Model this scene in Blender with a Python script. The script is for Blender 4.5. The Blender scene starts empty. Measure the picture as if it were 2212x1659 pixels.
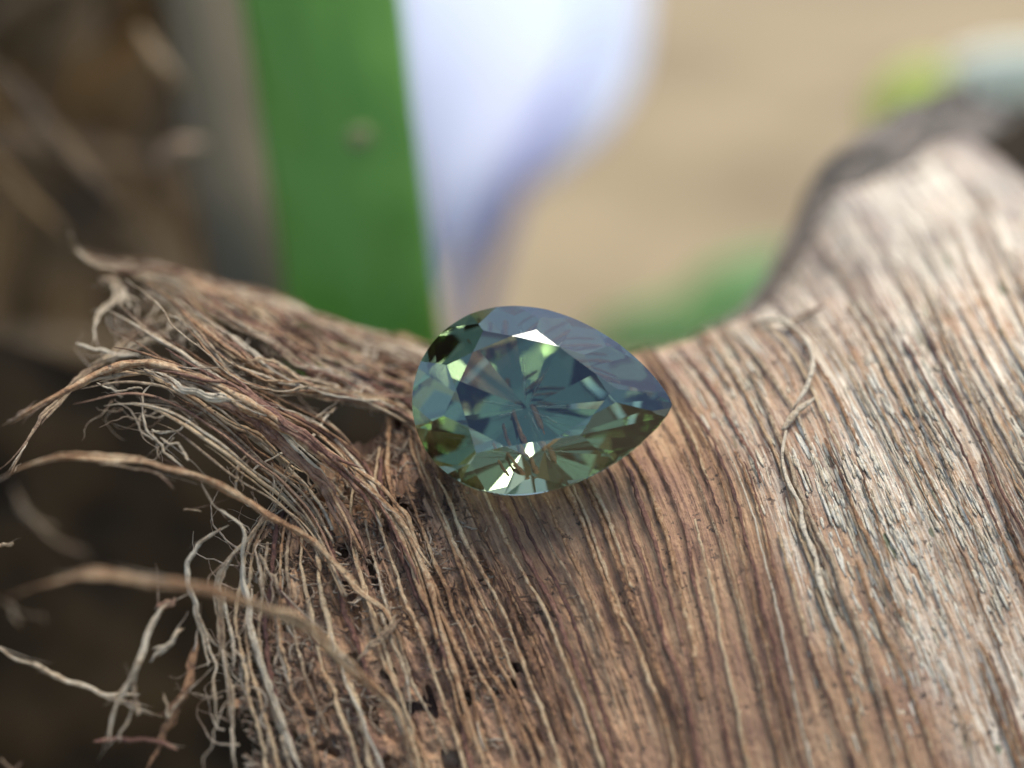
import bpy, bmesh, math, random
import numpy as np
from mathutils import Vector, Matrix

random.seed(7)
rng = np.random.default_rng(11)
R = math.radians
MM = 0.001                       # everything below is laid out in millimetres
scene = bpy.context.scene

# ------------------------------------------------------------------ camera
PITCH = R(30.0)
DIST = 60.0
HFOV = R(31.6)
PW, PH = 2212.0, 1659.0          # pixel frame used for reading positions
FWD = np.array([0, math.cos(PITCH), -math.sin(PITCH)])
UPV = np.array([0, math.sin(PITCH), math.cos(PITCH)])
RGT = np.array([1.0, 0, 0])
CAM = -DIST * FWD
cd = bpy.data.cameras.new('camera')
cd.sensor_width = 36
cd.lens = 18 / math.tan(HFOV / 2)
cd.clip_start = 0.002
cd.clip_end = 200
cd.dof.use_dof = True
cd.dof.focus_distance = 0.0592
cd.dof.aperture_fstop = 22
cam = bpy.data.objects.new('camera', cd)
scene.collection.objects.link(cam)
cam.location = Vector(CAM * MM)
cam.rotation_euler = (math.pi / 2 - PITCH, 0, 0)
scene.camera = cam

# ------------------------------------------------------------------ light
SUN_EL, SUN_AZ = R(64), R(24)    # azimuth from +y (away) towards +x
world = bpy.data.worlds.new('World')
scene.world = world
world.use_nodes = True
wn = world.node_tree
sky = wn.nodes.new('ShaderNodeTexSky')
sky.sky_type = 'NISHITA'
sky.sun_disc = False
sky.sun_elevation = SUN_EL
sky.sun_rotation = SUN_AZ
sky.air_density = 1.0
sky.dust_density = 1.2
sky.ozone_density = 1.0
bg = wn.nodes['Background']
bg.inputs['Strength'].default_value = 0.075
wn.links.new(sky.outputs[0], bg.inputs['Color'])
sd = bpy.data.lights.new('sun', 'SUN')
sd.energy = 1.5
sd.angle = R(34)
sd.color = (1.0, 0.93, 0.82)
sun = bpy.data.objects.new('sun', sd)
scene.collection.objects.link(sun)
sdir = Vector((math.sin(SUN_AZ) * math.cos(SUN_EL), math.cos(SUN_AZ) * math.cos(SUN_EL), math.sin(SUN_EL)))
sun.rotation_euler = (-sdir).to_track_quat('-Z', 'Y').to_euler()
vs = scene.view_settings
vs.view_transform = 'Standard'
vs.look = 'None'
vs.exposure = 1.88
vs.gamma = 1.0
vs.use_curve_mapping = False
scene.render.engine = 'CYCLES'
cy = scene.cycles
cy.use_denoising = True
cy.max_bounces = 14
cy.transmission_bounces = 14
cy.glossy_bounces = 8
cy.diffuse_bounces = 4
cy.caustics_reflective = False
cy.caustics_refractive = True
cy.sample_clamp_indirect = 6.0

# ------------------------------------------------------------------ numeric helpers
def catmull(P, t):
    """P (n,k) control points at parameter 0..n-1; t array in the same range (linear extrapolation outside)."""
    P = np.asarray(P, float)
    n = len(P)
    P = np.vstack([2 * P[0] - P[1], P, 2 * P[-1] - P[-2]])
    t = np.asarray(t, float)
    i = np.clip(np.floor(t).astype(int), 0, n - 2)
    f = (t - i)
    fo = f.copy()
    f = np.clip(f, 0, 1)[..., None]
    p0, p1, p2, p3 = P[i], P[i + 1], P[i + 2], P[i + 3]
    r = 0.5 * ((2 * p1) + (-p0 + p2) * f + (2 * p0 - 5 * p1 + 4 * p2 - p3) * f**2 + (-p0 + 3 * p1 - 3 * p2 + p3) * f**3)
    over = (fo - f[..., 0])[..., None]
    return r + over * (p2 - p1)

def resample(pts, n):
    pts = np.asarray(pts, float)
    m = 30 * (len(pts) - 1) + 1
    d = catmull(pts, np.linspace(0, len(pts) - 1, m))
    L = np.concatenate([[0], np.cumsum(np.linalg.norm(np.diff(d[:, :2], axis=0), axis=1))])
    q = np.linspace(0, L[-1], n)
    return np.stack([np.interp(q, L, d[:, k]) for k in range(d.shape[1])], 1)

_tabs = {}
def vnoise(x, y, seed=0):
    """smooth value noise in -1..1"""
    if seed not in _tabs:
        _tabs[seed] = np.random.default_rng(1000 + seed).uniform(-1, 1, (256, 256))
    T = _tabs[seed]
    xi = np.floor(x).astype(int); yi = np.floor(y).astype(int)
    fx = x - xi; fy = y - yi
    fx = fx * fx * (3 - 2 * fx); fy = fy * fy * (3 - 2 * fy)
    a = T[xi % 256, yi % 256]; b = T[(xi + 1) % 256, yi % 256]
    c = T[xi % 256, (yi + 1) % 256]; d = T[(xi + 1) % 256, (yi + 1) % 256]
    return (a * (1 - fx) + b * fx) * (1 - fy) + (c * (1 - fx) + d * fx) * fy

def sstep(a, b, x):
    t = np.clip((x - a) / (b - a), 0, 1)
    return t * t * (3 - 2 * t)

# ------------------------------------------------------------------ the sheath surface (a saddle-backed arch)
_rx = np.array([-40, -16, -9.4, -3.4, 0, 4.8, 10, 16, 24, 45.0])
_rz = np.array([1.5, -0.4, -0.9, -2.3, -2.5, -2.2, -0.6, -0.3, -0.2, 0.2])
_ry = np.array([12, 7, 4.9, 3.4, 3.1, 2.6, 3.5, 5, 6, 8.0])
_fx = np.linspace(-40, 45, 341)
def _sm(v):
    g = np.interp(_fx, _rx, v)
    k = np.exp(-np.linspace(-2, 2, 25) ** 2); k /= k.sum()
    return np.convolve(np.pad(g, 12, mode='edge'), k, 'valid')
_fz, _fy = _sm(_rz), _sm(_ry)
def H(x, y):
    zr = np.interp(x, _fx, _fz); yr = np.interp(x, _fx, _fy)
    d = yr - y
    front = np.sqrt(13.3**2 + (1.1 * d)**2) - 13.3
    sb = 1.5 + (0.24 - 1.5) * sstep(6.5, 14.5, x)
    a = 13.3 * (sb / 1.1)**2 + 2
    back = np.sqrt(a * a + (sb * d)**2) - a
    z = zr - np.where(d > 0, front, back)
    z = z + 0.11 * np.exp(-((x - 0.9)**2 / 26 + (y + 1.6)**2 / 9))      # the fibres give under the stone
    return z + 0.12 * vnoise(x * 0.5, y * 0.5, 1) + 0.25 * vnoise(x * 0.16 + 5, y * 0.16, 2)
def normals(P):
    e = 0.05
    hx = (H(P[..., 0] + e, P[..., 1]) - H(P[..., 0] - e, P[..., 1])) / (2 * e)
    hy = (H(P[..., 0], P[..., 1] + e) - H(P[..., 0], P[..., 1] - e)) / (2 * e)
    n = np.stack([-hx, -hy, np.ones_like(hx)], -1)
    return n / np.linalg.norm(n, axis=-1, keepdims=True)
def rays(px, py):
    X = (np.asarray(px, float) - PW / 2) / PW * 2 * math.tan(HFOV / 2)
    Y = -(np.asarray(py, float) - PH / 2) / PW * 2 * math.tan(HFOV / 2)
    return FWD + X[..., None] * RGT + Y[..., None] * UPV          # depth 1 along the axis
def surf_depth(px, py):
    """camera depth at which the pixel's ray meets the sheath (closest approach when it passes above)"""
    d = rays(px, py)
    sh = d.shape[:-1]
    d = d.reshape(-1, 3)
    ts = np.linspace(36, 120, 169)
    best = np.full(len(d), 1e9); bt = np.full(len(d), 60.0); hit = np.zeros(len(d), bool); lo = np.full(len(d), 36.0)
    prev = None
    for t in ts:
        p = CAM + d * t
        F = p[:, 2] - H(p[:, 0], p[:, 1])
        cross = (~hit) & (F <= 0)
        lo[cross] = t - 0.5
        hit |= cross
        m = (~hit) & (F < best)
        best[m] = F[m]; bt[m] = t
    a = lo.copy(); b = lo + 0.5
    for _ in range(14):
        m = (a + b) / 2
        p = CAM + d * m[:, None]
        F = p[:, 2] - H(p[:, 0], p[:, 1])
        a = np.where(F > 0, m, a); b = np.where(F > 0, b, m)
    out = np.where(hit, (a + b) / 2, bt)
    return out.reshape(sh)
def to_surface(px, py):
    t = surf_depth(px, py)
    P = CAM + rays(px, py) * t[..., None]
    P[..., 2] = H(P[..., 0], P[..., 1])
    return P
def at(px, py, depth):
    return CAM + rays(np.asarray(px, float), np.asarray(py, float)) * np.asarray(depth, float)[..., None]
def project(P):
    v = P - CAM
    dz = v @ FWD
    s = PW / (2 * math.tan(HFOV / 2))
    return PW / 2 + (v @ RGT) / dz * s, PH / 2 - (v @ UPV) / dz * s

# ------------------------------------------------------------------ object helpers
COL = scene.collection
def mesh_obj(name, V, F, mat, parent=None, smooth=True, uv=None, attr=None):
    me = bpy.data.meshes.new(name)
    me.from_pydata((np.asarray(V) * MM).tolist(), [], F if isinstance(F, list) else F.tolist())
    if smooth:
        me.polygons.foreach_set('use_smooth', np.ones(len(me.polygons), bool))
    if uv is not None:
        l = me.uv_layers.new(name='UVMap')
        vi = np.empty(len(me.loops), np.int32); me.loops.foreach_get('vertex_index', vi)
        l.data.foreach_set('uv', np.asarray(uv, np.float32)[vi].ravel())
    if attr is not None:
        for k, v in attr.items():
            a = me.attributes.new(k, 'FLOAT', 'POINT')
            a.data.foreach_set('value', np.asarray(v, np.float32))
    me.update()
    o = bpy.data.objects.new(name, me)
    if mat: me.materials.append(mat)
    COL.objects.link(o)
    o.parent = parent
    return o
def empty(name, loc=(0, 0, 0)):
    o = bpy.data.objects.new(name, None)
    o.empty_display_size = 0.002
    COL.objects.link(o)
    return o
def tag(o, label, cat=None, group=None, kind=None):
    if label: o['label'] = label
    if cat: o['category'] = cat
    if group: o['group'] = group
    if kind: o['kind'] = kind
    return o
def tube(path, rad, sides=6, flat=1.0, nrm=None, twist=0.0, rough=0.0):
    """closed tapered tube; flat < 1 squashes it along nrm; returns verts, faces, uv (u around, v in mm along)"""
    path = np.asarray(path, float)
    n = len(path)
    rad = np.broadcast_to(np.asarray(rad, float), (n,))
    T = np.gradient(path, axis=0)
    T /= np.linalg.norm(T, axis=1, keepdims=True) + 1e-9
    if nrm is None:
        ref = np.array([0, -0.5, 0.8]) if abs(T[0] @ np.array([0, -0.5, 0.8])) < 0.8 else np.array([1.0, 0, 0])
        N = np.empty_like(path)
        a = ref - T[0] * (ref @ T[0]); N[0] = a / np.linalg.norm(a)
        for i in range(1, n):
            a = N[i - 1] - T[i] * (N[i - 1] @ T[i]); N[i] = a / (np.linalg.norm(a) + 1e-9)
    else:
        N = nrm - T * np.sum(nrm * T, 1, keepdims=True)
        N /= np.linalg.norm(N, axis=1, keepdims=True) + 1e-9
    B = np.cross(T, N)
    ang = np.linspace(0, 2 * math.pi, sides, endpoint=False)
    L = np.concatenate([[0], np.cumsum(np.linalg.norm(np.diff(path, axis=0), axis=1))])
    A = ang[None, :] + (twist * L)[:, None]
    rv_ = rad[:, None] * np.ones((1, sides))
    if rough:
        sd_ = abs(float(path[0] @ np.array([3.1, 7.7, 1.9]))) % 97
        rv_ = rv_ * (1 + rough * vnoise(ang[None] * 1.9 + sd_ + 0 * L[:, None], L[:, None] * 0.9 + 0 * ang[None] + 50, 60)
                       + 0.35 * rough * vnoise(ang[None] * 1.0 + sd_ + 0 * L[:, None], L[:, None] * 4 + 0 * ang[None] + 50, 61))
    V = path[:, None] + rv_[..., None] * (np.sin(A)[..., None] * N[:, None] * flat + np.cos(A)[..., None] * B[:, None])
    V = V.reshape(-1, 3)
    i = np.arange(n - 1)[:, None] * sides; j = np.arange(sides)[None]
    j2 = (j + 1) % sides
    F = np.stack([i + j, i + j2, i + sides + j2, i + sides + j], -1).reshape(-1, 4).tolist()
    F.append(list(range(sides))[::-1]); F.append([(n - 1) * sides + k for k in range(sides)])
    uv = np.stack([np.tile(ang / 6.283, n), np.repeat(L, sides)], 1)
    return V, F, uv
def bundle(path, rad, n, seed):
    """a strand that has split into n flat filaments lying side by side"""
    rs = np.random.default_rng(seed)
    path = np.asarray(path); m_ = len(path)
    T = np.gradient(path, axis=0); T /= np.linalg.norm(T, axis=1, keepdims=True) + 1e-9
    view = path - CAM; view /= np.linalg.norm(view, axis=1, keepdims=True)
    side = np.cross(T, view); side /= np.linalg.norm(side, axis=1, keepdims=True) + 1e-9
    Vs, Fs, Us, c = [], [], [], 0
    for k_ in range(n):
        o1 = (k_ + 0.5) / n * 2 - 1
        a0, a1 = (0, m_) if k_ in (n // 2,) else (int(rs.uniform(0, 0.3) * m_), int(m_ * rs.uniform(0.6, 1.0)))
        if a1 - a0 < 8: a0, a1 = 0, m_
        tt_ = np.arange(m_) * 0.08
        lat = (o1 * 0.8 + 0.55 * vnoise(tt_, np.full(m_, k_ * 3.3 + seed * 0.77), 63)) * rad
        dep = (0.5 * vnoise(tt_, np.full(m_, k_ * 2.1 + seed * 0.31 + 40), 64)) * rad - (1 - abs(o1)) * 0.4 * rad
        peel = np.zeros(m_)
        if k_ != n // 2 and rs.random() < 0.5:
            peel = np.clip((np.arange(m_) - a1 + 12) / 12, 0, 1)**2 * rs.uniform(0.1, 0.45) * (1 if o1 > 0 else -1)
        p_ = path + side * (lat + peel)[:, None] + view * dep[:, None]
        x_ = np.linspace(0, 1, a1 - a0)
        rr_ = rad[a0:a1] * rs.uniform(0.75, 1.25) * 1.25 / n**0.75 * (0.15 + 0.85 * np.clip(np.minimum(x_, 1 - x_) * 7, 0, 1)**0.7)
        V_, F_, U_ = tube(p_[a0:a1], rr_, 6, 0.7, None, 0.0, 0.3)
        U_ = U_ + np.array([k_ * 1.7, k_ * 5.1])
        Vs.append(V_); Us.append(U_); Fs.extend([[q_ + c for q_ in f] for f in F_]); c += len(V_)
    return np.vstack(Vs), Fs, np.vstack(Us)
class Batch:
    def __init__(s): s.V = []; s.F = []; s.U = []; s.A = []; s.n = 0
    def add(s, V, F, uv, a=0.5):
        s.V.append(V); s.U.append(uv); s.A.append(np.full(len(V), a))
        n = s.n
        s.F.extend([[k + n for k in f] for f in F]); s.n += len(V)
    def obj(s, name, mat, parent):
        return mesh_obj(name, np.vstack(s.V), s.F, mat, parent, uv=np.vstack(s.U), attr={'tone': np.concatenate(s.A)})
def wig(n, amp, freq, seed):
    t = np.arange(n) * freq
    return amp * np.stack([vnoise(t, np.full(n, seed * 7.31 + k * 3.7), 3) for k in range(3)], 1)

# ------------------------------------------------------------------ materials
def new_mat(name):
    m = bpy.data.materials.new(name)
    m.use_nodes = True
    nt = m.node_tree
    return m, nt, nt.nodes['Principled BSDF']
def N(nt, kind, **kw):
    n = nt.nodes.new(kind)
    for k, v in kw.items():
        if k in n.inputs: n.inputs[k].default_value = v
        else: setattr(n, k, v)
    return n
def ramp(nt, src, stops):
    r = nt.nodes.new('ShaderNodeValToRGB')
    e = r.color_ramp.elements
    while len(e) > 1: e.remove(e[-1])
    e[0].position = stops[0][0]; e[0].color = (*stops[0][1], 1)
    for p, c in stops[1:]:
        x = e.new(p); x.color = (*c, 1)
    nt.links.new(src, r.inputs[0])
    return r.outputs[0]
def mixc(nt, fac, a, b, mode='MIX'):
    m = nt.nodes.new('ShaderNodeMix'); m.data_type = 'RGBA'; m.blend_type = mode
    for sock, v in ((m.inputs[0], fac), (m.inputs[6], a), (m.inputs[7], b)):
        if hasattr(v, 'is_output'): nt.links.new(v, sock)
        elif isinstance(v, (int, float)): sock.default_value = v
        else: sock.default_value = (*v, 1)
    return m.outputs[2]
def math_n(nt, op, a, b=0.0):
    m = nt.nodes.new('ShaderNodeMath'); m.operation = op
    for sock, v in ((m.inputs[0], a), (m.inputs[1], b)):
        if hasattr(v, 'is_output'): nt.links.new(v, sock)
        else: sock.default_value = v
    return m.outputs[0]
def noise(nt, vec, scale, detail=4.0, rough=0.55, dist=0.0):
    n = N(nt, 'ShaderNodeTexNoise', Scale=scale, Detail=detail, Roughness=rough, Distortion=dist)
    if vec is not None: nt.links.new(vec, n.inputs['Vector'])
    return n.outputs[0]
def mapped(nt, src, scale, loc=(0, 0, 0)):
    m = N(nt, 'ShaderNodeMapping')
    m.inputs['Scale'].default_value = scale; m.inputs['Location'].default_value = loc
    nt.links.new(src, m.inputs['Vector'])
    return m.outputs[0]
def bump(nt, h, b, strength, dist):
    n = N(nt, 'ShaderNodeBump', Strength=strength, Distance=dist)
    nt.links.new(h, n.inputs['Height'])
    nt.links.new(n.outputs[0], b.inputs['Normal'])

def fibre_mat(name, dark, mid, light, rough=0.62, use_tone=False):
    m, nt, b = new_mat(name)
    tc = N(nt, 'ShaderNodeTexCoord'); oi = N(nt, 'ShaderNodeObjectInfo')
    uv = tc.outputs['UV']; ob = tc.outputs['Object']
    if use_tone:
        at_ = N(nt, 'ShaderNodeAttribute'); at_.attribute_name = 'tone'; rnd = at_.outputs['Fac']
    else:
        rnd = oi.outputs['Random']
    mm_ = mapped(nt, ob, (1000, 1000, 1000))
    blotch = noise(nt, mm_, 0.5, 3)
    band = noise(nt, mapped(nt, uv, (2.5, 2.2, 1)), 1.0, 5, 0.7)
    fine = noise(nt, mm_, 6.5, 3, 0.7)
    v = math_n(nt, 'ADD', math_n(nt, 'MULTIPLY', blotch, 0.62), math_n(nt, 'MULTIPLY', band, 0.62))
    v = math_n(nt, 'ADD', v, math_n(nt, 'MULTIPLY', math_n(nt, 'SUBTRACT', fine, 0.5), 0.55))
    v = math_n(nt, 'ADD', v, math_n(nt, 'MULTIPLY', math_n(nt, 'SUBTRACT', rnd, 0.5), 0.36))
    c = ramp(nt, v, [(0.40, dark), (0.60, mid), (0.82, light)])
    sp = noise(nt, mm_, 4.6, 3, 0.7)
    spk = ramp(nt, sp, [(0.58, (0, 0, 0)), (0.66, (1, 1, 1))])
    sm = ramp(nt, noise(nt, mm_, 0.9, 2), [(0.42, (0, 0, 0)), (0.62, (1, 1, 1))])
    c = mixc(nt, math_n(nt, 'MULTIPLY', math_n(nt, 'MULTIPLY', spk, sm), 0.85), c, (0.03, 0.02, 0.016))
    nt.links.new(c, b.inputs['Base Color'])
    b.inputs['Roughness'].default_value = rough
    b.inputs['Specular IOR Level'].default_value = 0.35
    h = noise(nt, mapped(nt, uv, (16, 5, 1)), 1.0, 5, 0.7)
    bump(nt, math_n(nt, 'ADD', h, fine), b, 0.9, 0.00014)
    return m
M_fib = fibre_mat('fibre_brown', (0.09, 0.04, 0.022), (0.38, 0.205, 0.095), (0.62, 0.46, 0.27))
M_red = fibre_mat('fibre_red_brown', (0.075, 0.032, 0.024), (0.21, 0.095, 0.06), (0.42, 0.25, 0.15))
M_pale = fibre_mat('fibre_pale', (0.17, 0.10, 0.06), (0.44, 0.32, 0.19), (0.70, 0.60, 0.43))
M_fine = fibre_mat('fibre_fine', (0.10, 0.055, 0.035), (0.30, 0.19, 0.115), (0.70, 0.59, 0.43), use_tone=True)
M_dull = fibre_mat('fibre_dull', (0.03, 0.018, 0.008), (0.20, 0.125, 0.055), (0.38, 0.26, 0.135))

M_cream = fibre_mat('fibre_cream', (0.48, 0.36, 0.22), (0.74, 0.64, 0.45), (0.87, 0.81, 0.65), use_tone=True)
M_amber = fibre_mat('fibre_amber', (0.04, 0.02, 0.006), (0.12, 0.065, 0.018), (0.2, 0.12, 0.04))
def membrane_mat():
    m, nt, b = new_mat('sheath_membrane')
    tc = N(nt, 'ShaderNodeTexCoord'); uv = tc.outputs['UV']; ob = tc.outputs['Object']
    st = noise(nt, mapped(nt, uv, (11, 4, 1)), 1.0, 6, 0.68)
    gr = noise(nt, mapped(nt, ob, (1000, 1000, 1000)), 7.0, 4, 0.7)
    bl = noise(nt, mapped(nt, ob, (1000, 1000, 1000)), 0.33, 4)
    v = math_n(nt, 'ADD', math_n(nt, 'MULTIPLY', st, 0.62), math_n(nt, 'MULTIPLY', bl, 0.5))
    v = math_n(nt, 'ADD', v, math_n(nt, 'MULTIPLY', math_n(nt, 'SUBTRACT', gr, 0.5), 0.30))
    c = ramp(nt, v, [(0.30, (0.105, 0.05, 0.038)), (0.47, (0.25, 0.138, 0.085)), (0.62, (0.40, 0.24, 0.13)), (0.80, (0.56, 0.40, 0.24))])
    # greyed, weathered patches towards the dry side
    dry = N(nt, 'ShaderNodeAttribute'); dry.attribute_name = 'dry'
    gw = noise(nt, mapped(nt, ob, (1000, 1000, 1000)), 0.8, 4)
    gf = math_n(nt, 'MULTIPLY', ramp(nt, gw, [(0.35, (0, 0, 0)), (0.65, (1, 1, 1))]), dry.outputs['Fac'])
    c = mixc(nt, math_n(nt, 'MULTIPLY', gf, 0.8), c, (0.50, 0.41, 0.30))
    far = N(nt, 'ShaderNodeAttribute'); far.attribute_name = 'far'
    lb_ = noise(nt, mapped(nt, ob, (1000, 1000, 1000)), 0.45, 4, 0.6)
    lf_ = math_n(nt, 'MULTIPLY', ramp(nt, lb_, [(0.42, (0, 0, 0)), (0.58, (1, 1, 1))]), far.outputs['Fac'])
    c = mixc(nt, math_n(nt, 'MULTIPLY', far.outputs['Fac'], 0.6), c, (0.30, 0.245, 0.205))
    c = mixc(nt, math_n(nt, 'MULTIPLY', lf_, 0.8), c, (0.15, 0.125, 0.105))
    # broken cream streaks
    fl = noise(nt, mapped(nt, uv, (24, 10, 1)), 1.0, 5, 0.72)
    ff = ramp(nt, fl, [(0.49, (0, 0, 0)), (0.54, (1, 1, 1))])
    ff = math_n(nt, 'MULTIPLY', ff, dry.outputs['Fac'])
    c = mixc(nt, math_n(nt, 'MULTIPLY', ff, 0.85), c, (0.78, 0.70, 0.54))
    # dark specks of mould
    sp = noise(nt, mapped(nt, ob, (1000, 1000, 1000)), 4.2, 2, 0.6)
    sm = noise(nt, mapped(nt, ob, (1000, 1000, 1000), (3, 1, 2)), 0.5, 2)
    spk = math_n(nt, 'MULTIPLY', ramp(nt, sp, [(0.60, (0, 0, 0)), (0.66, (1, 1, 1))]), ramp(nt, sm, [(0.45, (0, 0, 0)), (0.6, (1, 1, 1))]))
    c = mixc(nt, math_n(nt, 'MULTIPLY', spk, 0.8), c, (0.03, 0.022, 0.02))
    # a few green patches painted for gaps that show greenery behind
    gap_n = noise(nt, mapped(nt, uv, (6.0, 16, 1), (4.2, 1.7, 0)), 1.0, 1)
    gap_f = math_n(nt, 'MULTIPLY', ramp(nt, gap_n, [(0.70, (0, 0, 0)), (0.715, (1, 1, 1))]), dry.outputs['Fac'])
    c = mixc(nt, math_n(nt, 'MULTIPLY', gap_f, 0.85), c, (0.045, 0.09, 0.03))
    nt.links.new(c, b.inputs['Base Color'])
    b.inputs['Roughness'].default_value = 0.58
    b.inputs['Specular IOR Level'].default_value = 0.3
    h1 = noise(nt, mapped(nt, uv, (40, 16, 1)), 1.0, 4, 0.6)
    h2 = noise(nt, mapped(nt, ob, (1000, 1000, 1000)), 4.5, 6, 0.7)
    bump(nt, math_n(nt, 'ADD', h1, h2), b, 0.8, 0.00013)
    return m
M_mem = membrane_mat()

def simple(name, c1, c2, scale, rough=0.6, stretch=(1, 1, 1), bstr=0.4, bdist=0.0004, trans=0.0, spec=0.4):
    m, nt, b = new_mat(name)
    tc = N(nt, 'ShaderNodeTexCoord')
    n = noise(nt, mapped(nt, tc.outputs['Object'], stretch), scale, 4)
    c = ramp(nt, n, [(0.35, c1), (0.68, c2)])
    nt.links.new(c, b.inputs['Base Color'])
    b.inputs['Roughness'].default_value = rough
    b.inputs['Specular IOR Level'].default_value = spec
    if bstr: bump(nt, n, b, bstr, bdist)
    if trans:
        tr = N(nt, 'ShaderNodeBsdfTranslucent'); nt.links.new(c, tr.inputs[0])
        mx = N(nt, 'ShaderNodeMixShader'); mx.inputs[0].default_value = trans
        nt.links.new(b.outputs[0], mx.inputs[1]); nt.links.new(tr.outputs[0], mx.inputs[2])
        nt.links.new(mx.outputs[0], nt.nodes['Material Output'].inputs[0])
    return m
M_leaf = simple('leaf_green', (0.17, 0.37, 0.06), (0.27, 0.50, 0.12), 60, 0.4, (1, 1, 0.12), 0.3, trans=0.5)
M_spot = simple('leaf_spot', (0.20, 0.22, 0.08), (0.26, 0.26, 0.11), 300, 0.7)
M_stalk = simple('dry_stalk', (0.12, 0.096, 0.055), (0.16, 0.128, 0.075), 60, 0.8, (1, 1, 0.2))
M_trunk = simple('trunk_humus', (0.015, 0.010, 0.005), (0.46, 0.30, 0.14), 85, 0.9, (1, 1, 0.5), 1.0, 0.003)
M_hollow = simple('hollow_shade_tone', (0.018, 0.012, 0.006), (0.11, 0.072, 0.033), 160, 0.95, (1, 1, 1), 1.0, 0.002)  # dark tone puts the hollow's shade into the wall's colour
M_soil = simple('dry_soil', (0.17, 0.127, 0.068), (0.285, 0.22, 0.125), 11, 0.95, (1, 1, 1), 0.8, 0.01)
M_petal = simple('petal_lavender', (0.60, 0.66, 0.80), (0.70, 0.77, 0.86), 40, 0.5, (1, 1, 0.3), 0.2, trans=0.5)
M_tubef = simple('petal_tube_fold', (0.26, 0.28, 0.52), (0.34, 0.36, 0.60), 60, 0.5, (1, 1, 0.3), 0.2, trans=0.2)
M_grass = simple('grass_green', (0.13, 0.28, 0.08), (0.19, 0.36, 0.13), 50, 0.5, trans=0.3)
M_lime = simple('lime_leaf', (0.38, 0.50, 0.06), (0.48, 0.60, 0.10), 60, 0.45, trans=0.35)
M_pale_p = simple('pale_petal', (0.72, 0.78, 0.66), (0.84, 0.87, 0.78), 60, 0.5, trans=0.5)
M_rim = simple('weathered_rim', (0.06, 0.05, 0.038), (0.15, 0.125, 0.10), 260, 0.85, (1, 1, 1), 1.0, 0.0012)

def gem_mat():
    m, nt, b = new_mat('sapphire')
    nt.nodes.remove(b)
    out = nt.nodes['Material Output']
    geo = N(nt, 'ShaderNodeNewGeometry')
    # light is absorbed inside the stone: every meeting with a facet from within takes the stone's colour
    col = mixc(nt, geo.outputs['Backfacing'], (1, 1, 1), (0.47, 0.54, 0.43))
    g = N(nt, 'ShaderNodeBsdfGlass', Roughness=0.0, IOR=1.77)
    nt.links.new(col, g.inputs['Color'])
    nt.links.new(g.outputs[0], out.inputs[0])
    return m
M_gem = gem_mat()

# ================================================================== ground
n = 90
gx, gy = np.meshgrid(np.linspace(-1, 1, n), np.linspace(-1, 1, n))
gx = np.sign(gx) * np.abs(gx)**3 * 40000; gy = np.sign(gy) * np.abs(gy)**3 * 40000
gz = -260 + 9 * vnoise(gx * 0.02, gy * 0.02, 5) + 4 * vnoise(gx * 0.06, gy * 0.06, 6)
I = np.arange(n * n).reshape(n, n)
gf = np.stack([I[:-1, :-1], I[:-1, 1:], I[1:, 1:], I[1:, :-1]], -1).reshape(-1, 4)
g = mesh_obj('ground', np.stack([gx, gy, gz], -1).reshape(-1, 3), gf, M_soil)
tag(g, 'dry tan soil far below the fibrous sheath', None, kind='structure')

# ================================================================== fibrous sheath
sheath = empty('palm_sheath')
sheath.location = Vector((0, 0.004, -0.03))
tag(sheath, 'brown fibrous palm leaf sheath, frayed at one side, carrying the gemstone', 'palm sheath')
bpy.context.view_layer.update()
def under(o, par):
    o.parent = par
    o.matrix_parent_inverse = Matrix.Translation(par.location).inverted()
    return o

guides = [
 [(585,1090),(500,1215),(470,1360),(478,1500),(490,1640),(500,1760)],
 [(700,1035),(622,1120),(612,1300),(640,1450),(690,1600),(740,1760)],
 [(800,975),(772,1070),(800,1210),(855,1390),(915,1560),(970,1760)],
 [(870,860),(895,1020),(960,1185),(1045,1380),(1120,1560),(1180,1760)],
 [(950,770),(1010,990),(1090,1180),(1180,1380),(1255,1570),(1315,1760)],
 [(1080,755),(1165,970),(1265,1190),(1345,1390),(1405,1580),(1445,1760)],
 [(1240,755),(1330,930),(1420,1140),(1485,1380),(1535,1580),(1570,1760)],
 [(1380,755),(1470,890),(1555,1060),(1620,1300),(1685,1560),(1730,1760)],
 [(1500,715),(1590,850),(1680,1040),(1760,1300),(1840,1560),(1895,1760)],
 [(1620,670),(1720,790),(1820,1000),(1920,1250),(2020,1500),(2100,1760)],
 [(1760,600),(1850,740),(1960,950),(2080,1200),(2190,1480),(2290,1760)],
 [(1900,540),(2000,720),(2120,950),(2260,1250),(2400,1560),(2480,1760)],
 [(2060,480),(2170,700),(2300,950),(2450,1250),(2600,1560),(2700,1760)],
 [(2260,420),(2390,680),(2520,950),(2680,1250),(2850,1560),(2960,1760)],
]
NG = len(guides)
NT = 61
GR = np.stack([resample(gd, NT) for gd in guides])            # (NG, NT, 2)
def st_pixel(s, t):
    """s 0..NG-1 across the fibres, t 0..1 along them -> pixel"""
    s = np.asarray(s, float); t = np.asarray(t, float) * (NT - 1)
    s, t = np.broadcast_arrays(s, t)
    i = np.clip(np.floor(t).astype(int), 0, NT - 2); f = (t - i)[..., None]
    flat = catmull(GR.reshape(NG, -1), s.ravel()).reshape(s.shape + (NT, 2))
    a = np.take_along_axis(flat, i[..., None, None].repeat(2, -1), -2)[..., 0, :]
    b = np.take_along_axis(flat, (i + 1)[..., None, None].repeat(2, -1), -2)[..., 0, :]
    return a + (b - a) * f

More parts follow.
